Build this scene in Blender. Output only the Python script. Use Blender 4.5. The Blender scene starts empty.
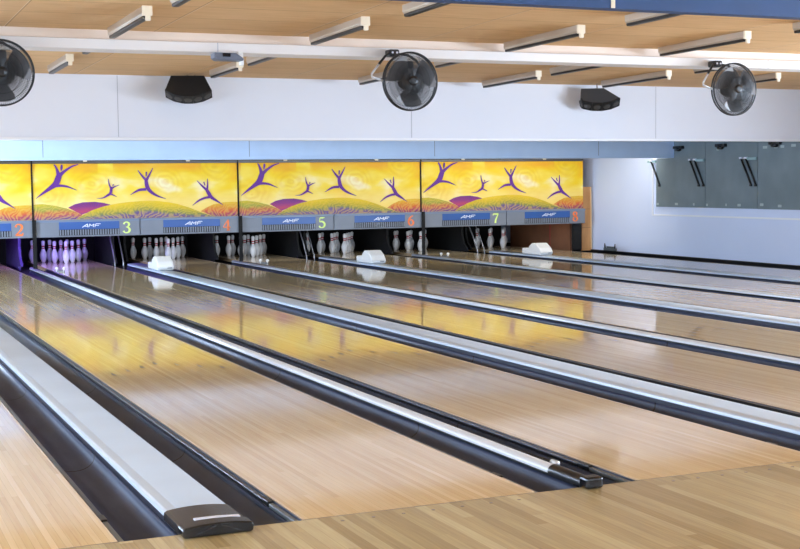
import bpy, bmesh, math, random
from mathutils import Vector, Matrix
random.seed(7)
C = bpy.context.scene.collection
PI = math.pi

# ------------------------------------------------------------------ materials
def srgb(r, g, b):
    f = lambda c: (c/255/12.92 if c/255 <= .04045 else ((c/255+.055)/1.055)**2.4)
    return (f(r), f(g), f(b), 1)

def mat(name, col, rough=.5, metal=0., spec=.5, coat=0., emit=None, estr=0., bump=0., bscale=60., var=0., vscale=4.):
    m = bpy.data.materials.new(name); m.use_nodes = True
    nt = m.node_tree; b = nt.nodes['Principled BSDF']
    b.inputs['Base Color'].default_value = col
    b.inputs['Roughness'].default_value = rough
    b.inputs['Metallic'].default_value = metal
    b.inputs['Specular IOR Level'].default_value = spec
    b.inputs['Coat Weight'].default_value = coat
    b.inputs['Coat Roughness'].default_value = .05
    if emit:
        b.inputs['Emission Color'].default_value = emit; b.inputs['Emission Strength'].default_value = estr
    tc = nt.nodes.new('ShaderNodeTexCoord')
    nz = nt.nodes.new('ShaderNodeTexNoise'); nz.inputs['Scale'].default_value = vscale; nz.inputs['Detail'].default_value = 4
    nt.links.new(tc.outputs['Object'], nz.inputs['Vector'])
    if var:
        hsv = nt.nodes.new('ShaderNodeHueSaturation'); hsv.inputs['Color'].default_value = col
        mp = nt.nodes.new('ShaderNodeMapRange')
        mp.inputs['From Min'].default_value = .3; mp.inputs['From Max'].default_value = .7
        mp.inputs['To Min'].default_value = 1-var; mp.inputs['To Max'].default_value = 1+var
        nt.links.new(nz.outputs['Fac'], mp.inputs['Value']); nt.links.new(mp.outputs['Result'], hsv.inputs['Value'])
        nt.links.new(hsv.outputs['Color'], b.inputs['Base Color'])
    if bump:
        n2 = nt.nodes.new('ShaderNodeTexNoise'); n2.inputs['Scale'].default_value = bscale
        nt.links.new(tc.outputs['Object'], n2.inputs['Vector'])
        bp = nt.nodes.new('ShaderNodeBump'); bp.inputs['Strength'].default_value = bump; bp.inputs['Distance'].default_value = .01
        nt.links.new(n2.outputs['Fac'], bp.inputs['Height']); nt.links.new(bp.outputs['Normal'], b.inputs['Normal'])
    return m

class NT:
    def __init__(s, name, rough=.5, spec=.5):
        s.m = bpy.data.materials.new(name); s.m.use_nodes = True
        s.nt = s.m.node_tree; s.b = s.nt.nodes['Principled BSDF']
        s.b.inputs['Roughness'].default_value = rough; s.b.inputs['Specular IOR Level'].default_value = spec
        s.tc = s.nt.nodes.new('ShaderNodeTexCoord')
        s.sep = s.nt.nodes.new('ShaderNodeSeparateXYZ'); s.link(s.tc.outputs['Object'], s.sep.inputs[0])
        s.x, s.y, s.z = s.sep.outputs
    def link(s, a, b): s.nt.links.new(a, b)
    def _in(s, sock, v):
        if hasattr(v, 'is_output'): s.link(v, sock)
        else: sock.default_value = v
    def math(s, op, a, b=0., c=0.):
        n = s.nt.nodes.new('ShaderNodeMath'); n.operation = op
        s._in(n.inputs[0], a); s._in(n.inputs[1], b); s._in(n.inputs[2], c)
        return n.outputs[0]
    def comb(s, x, y, z=0.):
        n = s.nt.nodes.new('ShaderNodeCombineXYZ')
        for i, v in enumerate((x, y, z)): s._in(n.inputs[i], v)
        return n.outputs[0]
    def noise(s, vec, scale, detail=3., dist=0., rough=.5):
        n = s.nt.nodes.new('ShaderNodeTexNoise'); s.link(vec, n.inputs['Vector'])
        n.inputs['Scale'].default_value = scale; n.inputs['Detail'].default_value = detail
        n.inputs['Distortion'].default_value = dist; n.inputs['Roughness'].default_value = rough
        return n.outputs['Fac']
    def white(s, vec):
        n = s.nt.nodes.new('ShaderNodeTexWhiteNoise'); n.noise_dimensions = '3D'; s.link(vec, n.inputs['Vector'])
        return n.outputs['Value']
    def ramp(s, fac, stops, interp='LINEAR'):
        n = s.nt.nodes.new('ShaderNodeValToRGB'); s.link(fac, n.inputs['Fac']); n.color_ramp.interpolation = interp
        e = n.color_ramp.elements
        while len(e) < len(stops): e.new(.5)
        for el, (p, c) in zip(e, stops): el.position = p; el.color = c
        return n.outputs['Color']
    def mix(s, fac, a, b, mode='MIX'):
        n = s.nt.nodes.new('ShaderNodeMix'); n.data_type = 'RGBA'; n.blend_type = mode
        s._in(n.inputs['Factor'], fac)
        ins = [i for i in n.inputs if i.type == 'RGBA']
        s._in(ins[0], a); s._in(ins[1], b)
        return [o for o in n.outputs if o.type == 'RGBA'][0]
    def color(s, c): s.link(c, s.b.inputs['Base Color']); return s.m
    def bump(s, h, strength=.2, dist=.002):
        n = s.nt.nodes.new('ShaderNodeBump'); n.inputs['Strength'].default_value = strength; n.inputs['Distance'].default_value = dist
        s.link(h, n.inputs['Height']); s.link(n.outputs['Normal'], s.b.inputs['Normal'])

def wood_boards(name, cols, bw, bl, rough, seam=.5, grain=.25, spec=.5, bump=0., coat=0.):
    """narrow boards running along Y: bw wide, about bl long"""
    n = NT(name, rough, spec)
    bx = n.math('FLOOR', n.math('DIVIDE', n.x, bw))
    off = n.math('MULTIPLY', n.white(n.comb(bx, 3.7)), 7.3)
    by = n.math('FLOOR', n.math('ADD', n.math('DIVIDE', n.y, bl), off))
    h = n.white(n.comb(bx, by, 1.3))
    base = n.ramp(h, [(i/(len(cols)-1), c) for i, c in enumerate(cols)])
    g = n.noise(n.comb(n.math('MULTIPLY', n.x, 60.), n.math('MULTIPLY', n.y, 2.2), h), 1.6, 4.)
    base = n.mix(grain, base, n.ramp(g, [(.25, srgb(120, 88, 58)), (.75, srgb(255, 240, 215))]), 'OVERLAY')
    fx = n.math('FRACT', n.math('DIVIDE', n.x, bw))
    line = n.math('LESS_THAN', n.math('MINIMUM', fx, n.math('SUBTRACT', 1., fx)), .025)
    base = n.mix(n.math('MULTIPLY', line, seam), base, srgb(120, 90, 62))
    n.color(base)
    n.b.inputs['Coat Weight'].default_value = coat; n.b.inputs['Coat Roughness'].default_value = rough
    if bump:
        w = n.noise(n.comb(n.math('MULTIPLY', n.x, 3.), n.math('MULTIPLY', n.y, .6)), 2., 2.)
        n.bump(w, bump, .01)
    return n.m

M = {}
M['lane'] = wood_boards('lane_maple', [srgb(224, 199, 158), srgb(232, 209, 169), srgb(215, 188, 146), srgb(238, 216, 178)], .02703, 2.2, .07, .35, .16, spec=.6)
M['approach'] = wood_boards('approach_maple', [srgb(174, 158, 116), srgb(192, 178, 136), srgb(160, 143, 102), srgb(204, 192, 152), srgb(182, 168, 126)], .0527, 1.6, .22, .25, .2, spec=.5)
M['nosing'] = mat('pale_edge_wood', srgb(226, 205, 176), .25)
M['mark'] = mat('dark_inlay', srgb(70, 45, 28), .3)
M['gutter'] = NT('gutter_plastic', .42, .5)
def _g(n):
    fy = n.math('FRACT', n.math('DIVIDE', n.math('ADD', n.y, .7), 2.44))
    line = n.math('LESS_THAN', fy, .006)
    nz = n.noise(n.comb(n.math('MULTIPLY', n.x, 5.), n.math('MULTIPLY', n.y, .8)), 2., 3.)
    c = n.ramp(nz, [(.3, srgb(52, 61, 86)), (.7, srgb(68, 78, 104))])
    return n.color(n.mix(line, c, srgb(18, 18, 22)))
M['gutter'] = _g(M['gutter'])
M['rail_black'] = mat('black_rail_plastic', srgb(22, 23, 28), .3, bump=.05)
M['black'] = mat('black_plastic', srgb(14, 15, 18), .35, var=.1)
M['blackgloss'] = mat('black_nose_plastic', srgb(10, 11, 16), .25)
M['blackmat'] = mat('matt_black_board', srgb(9, 9, 10), .8, var=.2)
M['capnavy'] = mat('dark_cap_side', srgb(34, 38, 54), .4)
M['captop'] = mat('pale_blue_glossy_cap', srgb(196, 210, 226), .34, spec=.4, var=.05, vscale=1.5)
M['captan'] = mat('dark_tinted_end_top', srgb(42, 40, 42), .25)
M['silver'] = mat('silver_rail', srgb(216, 221, 228), .28, .1)
M['greyinsert'] = mat('grey_insert', srgb(92, 100, 104), .35)
M['sticker'] = mat('white_sticker', srgb(226, 230, 246), .4)
M['white_paint'] = mat('white_bulkhead_paint', srgb(226, 229, 238), .6, var=.02, vscale=.8)
M['trim_white'] = mat('white_gloss_trim', srgb(236, 238, 243), .4)
M['beam'] = mat('white_beam_paint', srgb(232, 228, 226), .5, var=.03, vscale=.9)
M['beam_web'] = mat('beam_web_paint', srgb(234, 216, 200), .5, var=.03)
M['joint'] = mat('paint_joint', srgb(176, 180, 190), .6)
M['violet_glow'] = mat('violet_glow_kickback', srgb(84, 66, 130), .4)  # purple lamp glow put into the black board's colour
M['blue_fascia'] = mat('pale_blue_fascia', srgb(198, 221, 250), .5, var=.03)
M['wall_lilac'] = mat('lilac_wall_paint', srgb(212, 222, 246), .55, var=.02, vscale=.7, bump=.03, bscale=200)
M['wall_plain'] = mat('plain_wall_paint', srgb(222, 222, 224), .7, var=.02)
M['navy'] = mat('navy_bulkhead_paint', srgb(30, 66, 116), .55, var=.04)
M['chrome'] = mat('brushed_trim', srgb(84, 84, 84), .4, .6)
M['panel'] = NT('grey_green_hatch', .45, .4)
M['panel'] = M['panel'].color(M['panel'].ramp(M['panel'].noise(M['panel'].tc.outputs['Object'], 2.2, 4.), [(.25, srgb(104, 117, 124)), (.75, srgb(122, 136, 144))]))
M['bracket'] = mat('pale_green_bracket', srgb(150, 180, 186), .4)
M['grey_unit'] = mat('grey_unit_plastic', srgb(124, 131, 143), .4, var=.03, vscale=6)
M['grey_trim'] = mat('blue_grey_trim', srgb(120, 134, 156), .35)
M['logo_blue'] = mat('royal_blue_band', srgb(44, 88, 158), .35)
M['letter'] = mat('white_letters', srgb(232, 238, 248), .4)
M['orange'] = mat('orange_numeral', srgb(250, 128, 62), .4)
M['lime'] = mat('lime_numeral', srgb(226, 250, 138), .4)
M['pin'] = mat('pin_white', srgb(226, 228, 232), .25, spec=.5)
M['pinred'] = mat('pin_red_stripe', srgb(176, 40, 50), .3)
M['hood'] = mat('white_hood_plastic', srgb(240, 240, 238), .35)
M['ply'] = NT('plywood', .55)
M['ply'] = M['ply'].color(M['ply'].ramp(M['ply'].noise(M['ply'].comb(M['ply'].math('MULTIPLY', M['ply'].x, 8.), M['ply'].math('MULTIPLY', M['ply'].y, 8.), M['ply'].z), 1.6, 4.), [(.3, srgb(182, 130, 78)), (.7, srgb(206, 156, 100))]))
M['plyedge'] = mat('pale_board_edge', srgb(232, 208, 170), .6)
M['brown'] = mat('brown_board', srgb(128, 84, 58), .5, var=.15, vscale=3)
M['fan_black'] = mat('fan_black_wire', srgb(30, 31, 34), .4)
M['fan_blade'] = mat('fan_grey_blade', srgb(122, 123, 127), .5)
M['fan_motor'] = mat('fan_motor_case', srgb(36, 37, 40), .45)
M['yoke_white'] = mat('pale_yoke_tube', srgb(206, 208, 212), .3, .3)
M['speaker_black'] = mat('speaker_black', srgb(16, 16, 18), .6, bump=.2, bscale=300)
M['speaker_grey'] = mat('speaker_grey', srgb(68, 70, 74), .6, bump=.1, bscale=300)
M['cone'] = mat('speaker_cone', srgb(66, 64, 62), .5)
M['batten'] = mat('batten_enamel', srgb(200, 186, 168), .3, .55)
M['tube'] = mat('dark_tube_reflector', srgb(20, 16, 15), .35)
M['cream'] = mat('cream_lampholder', srgb(240, 228, 204), .4)
M['device'] = mat('grey_device', srgb(96, 102, 116), .45)
M['glass_dark'] = mat('dark_lens', srgb(20, 24, 30), .1)
M['steel'] = mat('steel_bar', srgb(150, 152, 158), .3, .7)
M['glass'] = None

# --- ceiling: tan acoustic boards with joints
def ceiling_mat():
    n = NT('tan_ceiling_board', .75, .2)
    bx = n.math('DIVIDE', n.math('ADD', n.x, -.26), 1.25); by = n.math('DIVIDE', n.y, .62)
    h = n.white(n.comb(n.math('FLOOR', bx), n.math('FLOOR', by)))
    base = n.ramp(h, [(0., srgb(208, 170, 124)), (.5, srgb(214, 176, 129)), (1., srgb(220, 183, 136))])
    nz = n.noise(n.comb(n.math('MULTIPLY', n.x, 1.2), n.math('MULTIPLY', n.y, 9.)), 2.2, 4.)
    base = n.mix(.35, base, n.ramp(nz, [(.3, srgb(192, 152, 106)), (.7, srgb(228, 192, 146))]))
    fx = n.math('FRACT', bx); fy = n.math('FRACT', by)
    lx = n.math('LESS_THAN', n.math('MINIMUM', fx, n.math('SUBTRACT', 1., fx)), .007)
    ly = n.math('LESS_THAN', n.math('MINIMUM', fy, n.math('SUBTRACT', 1., fy)), .010)
    base = n.mix(n.math('MULTIPLY', ly, .7), base, srgb(150, 108, 72))
    base = n.mix(n.math('MULTIPLY', lx, .7), base, n.mix(n.math('GREATER_THAN', n.math('FRACT', n.math('MULTIPLY', bx, .5)), .5), srgb(232, 208, 176), srgb(140, 98, 62)))
    return n.color(base)
M['ceiling'] = ceiling_mat()

# --- artwork prints
def art_sky():
    n = NT('yellow_swirl_print', .5, .25)
    P = n.comb(n.x, 0., n.z)
    d = n.noise(P, 2.4, 3.)
    cols = None
    best = None
    for cx, cz, k in ((.95, 1.36, 1.), (2.12, 1.40, 1.), (2.95, 1.62, .8), (.25, 1.15, .9)):
        dx = n.math('SUBTRACT', n.x, cx); dz = n.math('MULTIPLY', n.math('SUBTRACT', n.z, cz), 1.25)
        r = n.math('SQRT', n.math('ADD', n.math('MULTIPLY', dx, dx), n.math('MULTIPLY', dz, dz)))
        best = r if best is None else n.math('MINIMUM', best, r)
    w = n.math('SINE', n.math('ADD', n.math('MULTIPLY', best, 55.), n.math('MULTIPLY', d, 26.)))
    w = n.math('MULTIPLY_ADD', w, .5, .5)
    big = n.noise(n.comb(n.math('ADD', n.x, 1.7), 0., n.math('MULTIPLY', n.z, 1.8)), 1.5, 2.)
    base = n.ramp(big, [(.30, srgb(245, 184, 28)), (.44, srgb(249, 212, 36)), (.57, srgb(252, 226, 92)), (.70, srgb(255, 244, 200))])
    lowz = n.math('MULTIPLY', n.math('SUBTRACT', 1.27, n.z), 2.6)
    lowz = n.math('MINIMUM', n.math('MAXIMUM', lowz, 0.), .55)
    base = n.mix(lowz, base, srgb(254, 232, 160))
    hi = n.math('MULTIPLY', n.math('MAXIMUM', n.math('SUBTRACT', n.z, 1.52), 0.), 4.2)
    hi = n.math('MULTIPLY', n.math('MINIMUM', hi, .75), n.math('GREATER_THAN', n.noise(n.comb(n.math('ADD', n.x, 4.), 0., 0.), 1.5, 1.), .47))
    base = n.mix(hi, base, srgb(240, 160, 52))
    fade = n.math('MAXIMUM', n.math('SUBTRACT', 1., n.math('MULTIPLY', best, 2.2)), .0)
    base = n.mix(n.math('MULTIPLY', n.math('MULTIPLY', w, fade), .34), base, srgb(222, 166, 30))
    fl = n.noise(n.comb(n.math('MULTIPLY', n.x, 3.), 0., n.math('MULTIPLY', n.z, 14.)), 2., 4.)
    base = n.mix(n.math('MULTIPLY', fl, .2), base, srgb(206, 156, 40))
    return n.color(base)
def art_hill(name, zt, zb, stops, cx, cz, freq, stripe, tint):
    n = NT(name, .5, .25)
    P = n.comb(n.x, 0., n.z)
    d = n.noise(P, 5., 3.)
    dx = n.math('SUBTRACT', n.x, cx); dz = n.math('MULTIPLY', n.math('SUBTRACT', n.z, cz), 2.2)
    r = n.math('SQRT', n.math('ADD', n.math('MULTIPLY', dx, dx), n.math('MULTIPLY', dz, dz)))
    t = n.math('DIVIDE', n.math('SUBTRACT', zt, n.z), zt-zb)
    t = n.math('ADD', t, n.math('MULTIPLY', n.math('SUBTRACT', d, .5), .45))
    t = n.math('ADD', t, n.math('MULTIPLY', n.math('ABSOLUTE', dx), tint))
    c = n.ramp(t, stops)
    w = n.math('SINE', n.math('ADD', n.math('MULTIPLY', r, n.math('MULTIPLY', d, freq*.6)), n.math('MULTIPLY', n.math('ARCTAN2', dz, dx), 46.)))
    w = n.math('MULTIPLY_ADD', w, .5, .5)
    return n.color(n.mix(n.math('MULTIPLY', w, .5), c, stripe))
M['sky_print'] = art_sky()
M['hillA'] = art_hill('hill_print_green_red', 1.05, .80, [(0., srgb(206, 186, 46)), (.35, srgb(150, 156, 64)), (.58, srgb(196, 112, 70)), (.8, srgb(176, 78, 96)), (1., srgb(96, 66, 140))], .1, .62, 90., srgb(226, 186, 92), .12)
M['hillB'] = art_hill('hill_print_purple', 1.07, .86, [(0., srgb(120, 60, 120)), (.35, srgb(150, 62, 120)), (.7, srgb(208, 80, 84)), (1., srgb(110, 60, 150))], 1.0, .9, 70., srgb(92, 54, 150), .05)
M['hillC'] = art_hill('hill_print_yellow_green', 1.07, .78, [(0., srgb(230, 196, 36)), (.22, srgb(206, 180, 44)), (.46, srgb(128, 136, 78)), (.64, srgb(110, 86, 140)), (1., srgb(86, 60, 146))], 1.75, .55, 80., srgb(232, 196, 78), -.32)
M['hillD'] = art_hill('hill_print_orange', 1.03, .78, [(0., srgb(228, 190, 44)), (.3, srgb(220, 150, 48)), (.55, srgb(212, 96, 60)), (.8, srgb(160, 62, 104)), (1., srgb(96, 54, 120))], 3.2, .62, 90., srgb(226, 190, 90), .1)
M['dancer'] = mat('purple_figure_print', srgb(104, 52, 146), .5, spec=.25)
M['dancer_head'] = M['dancer']

# ------------------------------------------------------------------ mesh helpers
class MB:
    """collects shapes and links them as ONE mesh object"""
    def __init__(s): s.v = []; s.f = []; s.mi = []; s.sm = []
    def add(s, vs, fs, mi=0, smooth=False):
        o = len(s.v); s.v += [tuple(v) for v in vs]
        for f in fs: s.f.append(tuple(i+o for i in f)); s.mi.append(mi); s.sm.append(smooth)
        return s
    def bm(s, bm, mi=0, smooth=False, mx=None):
        if mx is not None: bm.transform(mx)
        bm.verts.ensure_lookup_table(); bm.verts.index_update()
        s.add([v.co[:] for v in bm.verts], [[v.index for v in f.verts] for f in bm.faces], mi, smooth); bm.free(); return s
    def box(s, x0, x1, y0, y1, z0, z1, mi=0, bev=0., mx=None, seg=2):
        bm = bmesh.new(); bmesh.ops.create_cube(bm, size=1)
        for v in bm.verts:
            v.co = Vector((x0+(v.co.x+.5)*(x1-x0), y0+(v.co.y+.5)*(y1-y0), z0+(v.co.z+.5)*(z1-z0)))
        if bev: bmesh.ops.bevel(bm, geom=bm.edges[:], offset=bev, segments=seg, affect='EDGES', profile=.5)
        return s.bm(bm, mi, False, mx)
    def prism(s, pts, d0, d1, axis='y', mi=0, bev=0., mx=None, smooth=False):
        """polygon extruded along an axis; pts are the other two coordinates in x,y,z order"""
        def P(a, b, d): return {'x': (d, a, b), 'y': (a, d, b), 'z': (a, b, d)}[axis]
        bm = bmesh.new()
        A = [bm.verts.new(P(a, b, d0)) for a, b in pts]; B = [bm.verts.new(P(a, b, d1)) for a, b in pts]
        n = len(pts)
        bm.faces.new(A); bm.faces.new(B[::-1])
        for i in range(n): bm.faces.new((A[i], A[(i+1) % n], B[(i+1) % n], B[i]))
        bmesh.ops.recalc_face_normals(bm, faces=bm.faces[:])
        if bev: bmesh.ops.bevel(bm, geom=bm.edges[:], offset=bev, segments=2, affect='EDGES', profile=.5)
        return s.bm(bm, mi, smooth, mx)
    def tube(s, path, r, seg=8, mi=0, closed=False, cap=True):
        path = [Vector(p) for p in path]; n = len(path); rs = r if isinstance(r, (list, tuple)) else [r]*n
        rings = []
        up = None
        for i, p in enumerate(path):
            if closed: t = (path[(i+1) % n]-path[i-1]).normalized()
            else: t = (path[min(i+1, n-1)]-path[max(i-1, 0)]).normalized()
            if up is None:
                up = Vector((0, 0, 1)) if abs(t.z) < .9 else Vector((1, 0, 0))
            a = t.cross(up)
            if a.length < 1e-5: a = t.cross(Vector((0, 1, 0)))
            a.normalize(); b = a.cross(t).normalized(); up = b
            rings.append([p+rs[i]*(math.cos(2*PI*k/seg)*a+math.sin(2*PI*k/seg)*b) for k in range(seg)])
        vs = [v for R in rings for v in R]; fs = []
        m = n if closed else n-1
        for i in range(m):
            j = (i+1) % n
            for k in range(seg): fs.append((i*seg+k, i*seg+(k+1) % seg, j*seg+(k+1) % seg, j*seg+k))
        if cap and not closed: fs += [tuple(range(seg))[::-1], tuple((n-1)*seg+k for k in range(seg))]
        return s.add(vs, fs, mi, True)
    def lathe(s, prof, seg=24, mi=0, mis=None, mx=None):
        vs = []; fs = []
        for r, z in prof: vs += [Vector((r*math.cos(2*PI*k/seg), r*math.sin(2*PI*k/seg), z)) for k in range(seg)]
        if mx is not None: vs = [mx @ v for v in vs]
        for i in range(len(prof)-1):
            f = [(i*seg+k, i*seg+(k+1) % seg, (i+1)*seg+(k+1) % seg, (i+1)*seg+k) for k in range(seg)]
            s.add([], [], 0)
            for q in f: fs.append((q, mis[i] if mis else mi))
        o = len(s.v); s.v += [tuple(v) for v in vs]
        for q, m_ in fs: s.f.append(tuple(i+o for i in q)); s.mi.append(m_); s.sm.append(True)
        for ring, rev in ((0, True), (len(prof)-1, False)):
            q = [ring*seg+k+o for k in range(seg)]
            s.f.append(tuple(q[::-1] if rev else q)); s.mi.append(mis[0] if mis else mi); s.sm.append(False)
        return s
    def ribbon(s, pts, y, z_axis=True, mi=0, thick=.003, sub=5):
        """variable-width stroke (x, z, halfwidth) on the plane Y=y, standing proud by thick towards -Y"""
        P = []
        n = len(pts)
        for i in range(n-1):
            p0 = pts[max(i-1, 0)]; p1 = pts[i]; p2 = pts[i+1]; p3 = pts[min(i+2, n-1)]
            for k in range(sub):
                t = k/sub
                P.append(tuple(.5*((2*p1[c])+(-p0[c]+p2[c])*t+(2*p0[c]-5*p1[c]+4*p2[c]-p3[c])*t*t+(-p0[c]+3*p1[c]-3*p2[c]+p3[c])*t**3) for c in range(3)))
        P.append(tuple(pts[-1]))
        L = []; R = []
        for i, (x, z, w) in enumerate(P):
            a = P[max(i-1, 0)]; b = P[min(i+1, len(P)-1)]
            dx, dz = b[0]-a[0], b[1]-a[1]; l = math.hypot(dx, dz) or 1
            w = max(w, .0012)
            L.append((x-dz/l*w, z+dx/l*w)); R.append((x+dz/l*w, z-dx/l*w))
        vs = [(a, y-thick, b) for a, b in L]+[(a, y-thick, b) for a, b in R]+[(a, y, b) for a, b in L]+[(a, y, b) for a, b in R]
        m = len(P); fs = []
        for i in range(m-1):
            fs += [(i, m+i, m+i+1, i+1), (2*m+i, i, i+1, 2*m+i+1), (m+i, 3*m+i, 3*m+i+1, m+i+1)]
        return s.add(vs, fs, mi)
    def build(s, name, mats, parent=None, loc=None):
        me = bpy.data.meshes.new(name); me.from_pydata(s.v, [], s.f)
        for m in (mats if isinstance(mats, (list, tuple)) else [mats]): me.materials.append(m)
        me.polygons.foreach_set('material_index', s.mi); me.polygons.foreach_set('use_smooth', s.sm)
        bm = bmesh.new(); bm.from_mesh(me); bmesh.ops.recalc_face_normals(bm, faces=bm.faces[:]); bm.to_mesh(me); bm.free()
        me.update()
        o = bpy.data.objects.new(name, me); C.objects.link(o)
        if parent is not None: o.parent = parent
        if loc is not None: o.location = loc
        return o

def tag(o, label=None, cat=None, group=None, kind=None):
    if label: o['label'] = label
    if cat: o['category'] = cat
    if group: o['group'] = group
    if kind: o['kind'] = kind
    return o
def thing(name, label, cat, loc=(0, 0, 0), rz=0., group=None):
    o = bpy.data.objects.new(name, None); C.objects.link(o); o.location = loc; o.rotation_euler = (0, 0, rz)
    o.empty_display_size = .1
    return tag(o, label, cat, group)
def copy_tree(o, parent=None):
    c = o.copy(); C.objects.link(c); c.parent = parent
    for ch in list(o.children): copy_tree(ch, c)
    return c
def struct(o): return tag(o, kind='structure')
def B(*a, **k): return MB().box(*a, **k)
CAMP = (1323.09200, 0.40922, -0.06981, -0.01164, 0.09399, -4.89320, 1.33228)
P_REAR, P_SIDE, P_MASK, P_UV, P_PIN, EXPO = 500., 230., 44., 42., 3.0, .67
# ------------------------------------------------------------------ layout (metres; X along the pin wall, Y towards the pins, foul line Y = 0)
LW, WIDE, NAR, GW = 1.0541, .7334, .5113, .235
EL = []; _x = 0.
for k in range(1, 9):
    EL.append((_x, _x+LW)); _x += LW+(WIDE if k % 2 else NAR)
LANE_END = 19.25
SIDE_X = 13.40           # side wall on the right
LEFT_X = -3.6           # side wall on the left, beyond the frame
YM = 16.53               # face of the masking units
YB = 10.5                # white bulkhead
ZB = 2.6007              # ceiling height at the bulkhead
def ceil_z(y): return ZB + .012*(YB-y)
YBACK = -10.

# ------------------------------------------------------------------ the setting
ap = MB().box(LEFT_X, SIDE_X, YBACK, 0., -.06, 0.)
floor_o = struct(ap.build('floor', M['approach']))
dot0 = None
for (a, b) in EL: B(a, b, .0, .0095, -.05, -.0008).build('foul_line', M['mark'], floor_o)
for (a, b) in EL:
    for i in range(7):
        if dot0 is None: o = dot0 = MB().lathe([(.008, 0), (.008, .0007)], 10).build('inlaid_dot', M['mark'], floor_o)
        else: o = dot0.copy(); C.objects.link(o)
        o.location = (a+LW*(i+1)/8+.005, -.075, .0)
struct(B(LEFT_X, -.245, 0, 20.3, -.06, 0.).build('floor_aisle', M['wall_plain']))
struct(B(-.245, SIDE_X, 16.94, 20.3, -.20, -.085).build('floor_pit', M['blackmat']))
struct(B(LEFT_X, SIDE_X, 0., 21., -.30, -.20).build('floor_subfloor', M['blackmat']))
ce = MB().add([(LEFT_X, YBACK, ceil_z(YBACK)), (SIDE_X, YBACK, ceil_z(YBACK)), (SIDE_X, YB, ceil_z(YB)), (LEFT_X, YB, ceil_z(YB)),
               (LEFT_X, YBACK, ceil_z(YBACK)+.1), (SIDE_X, YBACK, ceil_z(YBACK)+.1), (SIDE_X, YB, ceil_z(YB)+.1), (LEFT_X, YB, ceil_z(YB)+.1)],
              [(0, 1, 2, 3), (7, 6, 5, 4), (0, 4, 5, 1), (1, 5, 6, 2), (2, 6, 7, 3), (3, 7, 4, 0)])
struct(ce.build('ceiling', M['ceiling']))
# ceiling beam: upright web with a proud lower flange
bmo = MB().box(LEFT_X, SIDE_X, 6.50, 6.74, 2.50, ceil_z(6.74)+.02, 2).box(LEFT_X, SIDE_X, 6.455, 6.76, 2.482, 2.568, 0, .006)
for xs in (3.30, 9.27): bmo.box(xs, xs+.006, 6.452, 6.456, 2.484, 2.566, 1)
struct(bmo.build('ceiling_beam', [M['beam'], M['joint'], M['beam_web']]))
# white bulkhead above the lanes with joints and a lip
bk = MB().box(LEFT_X, SIDE_X, YB, YB+.10, 1.86, ceil_z(YB)+.05)
bk.box(LEFT_X, SIDE_X, YB-.03, YB+.12, 1.852, 1.885, 1, .004)
for xs in (3.24, 6.95, 10.63): bk.box(xs, xs+.008, YB-.002, YB+.01, 1.89, ceil_z(YB)-.005, 2)
struct(bk.build('wall_bulkhead', [M['white_paint'], M['trim_white'], M['joint']]))
struct(B(LEFT_X, SIDE_X, YB+.05, 14.2, 2.10, 2.16).build('ceiling_soffit', M['wall_plain']))
fa = MB().box(LEFT_X, SIDE_X, 14.0, 14.10, 1.690, 2.13)
fa.box(LEFT_X, SIDE_X, 13.985, 14.11, 1.688, 1.728, 0, .004)
for xs in (2.9, 5.88, 8.9, 11.9): fa.box(xs, xs+.008, 13.998, 14.01, 1.73, 2.12, 1)
struct(fa.build('trim_1', [M['blue_fascia'], M['grey_trim']]))
# navy bulkhead over the front of the lanes
nv = MB().box(LEFT_X, SIDE_X, 2.9, 3.02, 2.497, ceil_z(2.9)+.05)
for xs in (5.065,): nv.box(xs, xs+.03, 2.893, 2.91, 2.499, 2.70, 1)
struct(nv.build('wall_front_bulkhead', [M['navy'], M['cream']]))
# side walls, back wall, with made-up windows, pit back
wr = MB()
WY = (-8.6, -5.4, -4.8, -1.6, -1.0, 2.2, 2.8, 5.4)
LY = (-8.6, -5.4, -4.8, -1.6, -1.0, 2.2, 2.8, 5.4, 10.9, 13.6)
wr.box(SIDE_X, SIDE_X+.12, YBACK, 21., -.30, .85).box(SIDE_X, SIDE_X+.12, YBACK, 21., 1.95, 2.95)
_e = [YBACK]+list(WY)+[21.]
for i in range(0, len(_e), 2): wr.box(SIDE_X, SIDE_X+.12, _e[i], _e[i+1], .85, 1.95)
struct(wr.build('wall_right', M['wall_lilac']))
wl = MB().box(LEFT_X-.12, LEFT_X, YBACK, 21., -.30, .75).box(LEFT_X-.12, LEFT_X, YBACK, 21., 1.95, 2.95)
_e = [YBACK]+list(LY)+[21.]
for i in range(0, len(_e), 2): wl.box(LEFT_X-.12, LEFT_X, _e[i], _e[i+1], .75, 1.95)
struct(wl.build('wall_left', M['wall_plain']))
wb = MB().box(LEFT_X, SIDE_X, YBACK-.12, YBACK, -.06, .6).box(LEFT_X, SIDE_X, YBACK-.12, YBACK, 2.4, 2.95)
BW = [LEFT_X]+[v for i in range(4) for v in (LEFT_X+.4+i*3.55, LEFT_X+.4+i*3.55+3.1)]+[SIDE_X]
for i in range(0, len(BW), 2): wb.box(BW[i], BW[i+1], YBACK-.12, YBACK, .6, 2.4)
struct(wb.build('wall_rear', M['wall_plain']))
struct(B(LEFT_X, SIDE_X, 20.3, 20.4, -.30, 2.4).build('wall_pit', M['blackmat']))
struct(B(LEFT_X, SIDE_X, 14.1, 20.4, 2.13, 2.2).build('ceiling_pit', M['blackmat']))
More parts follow.
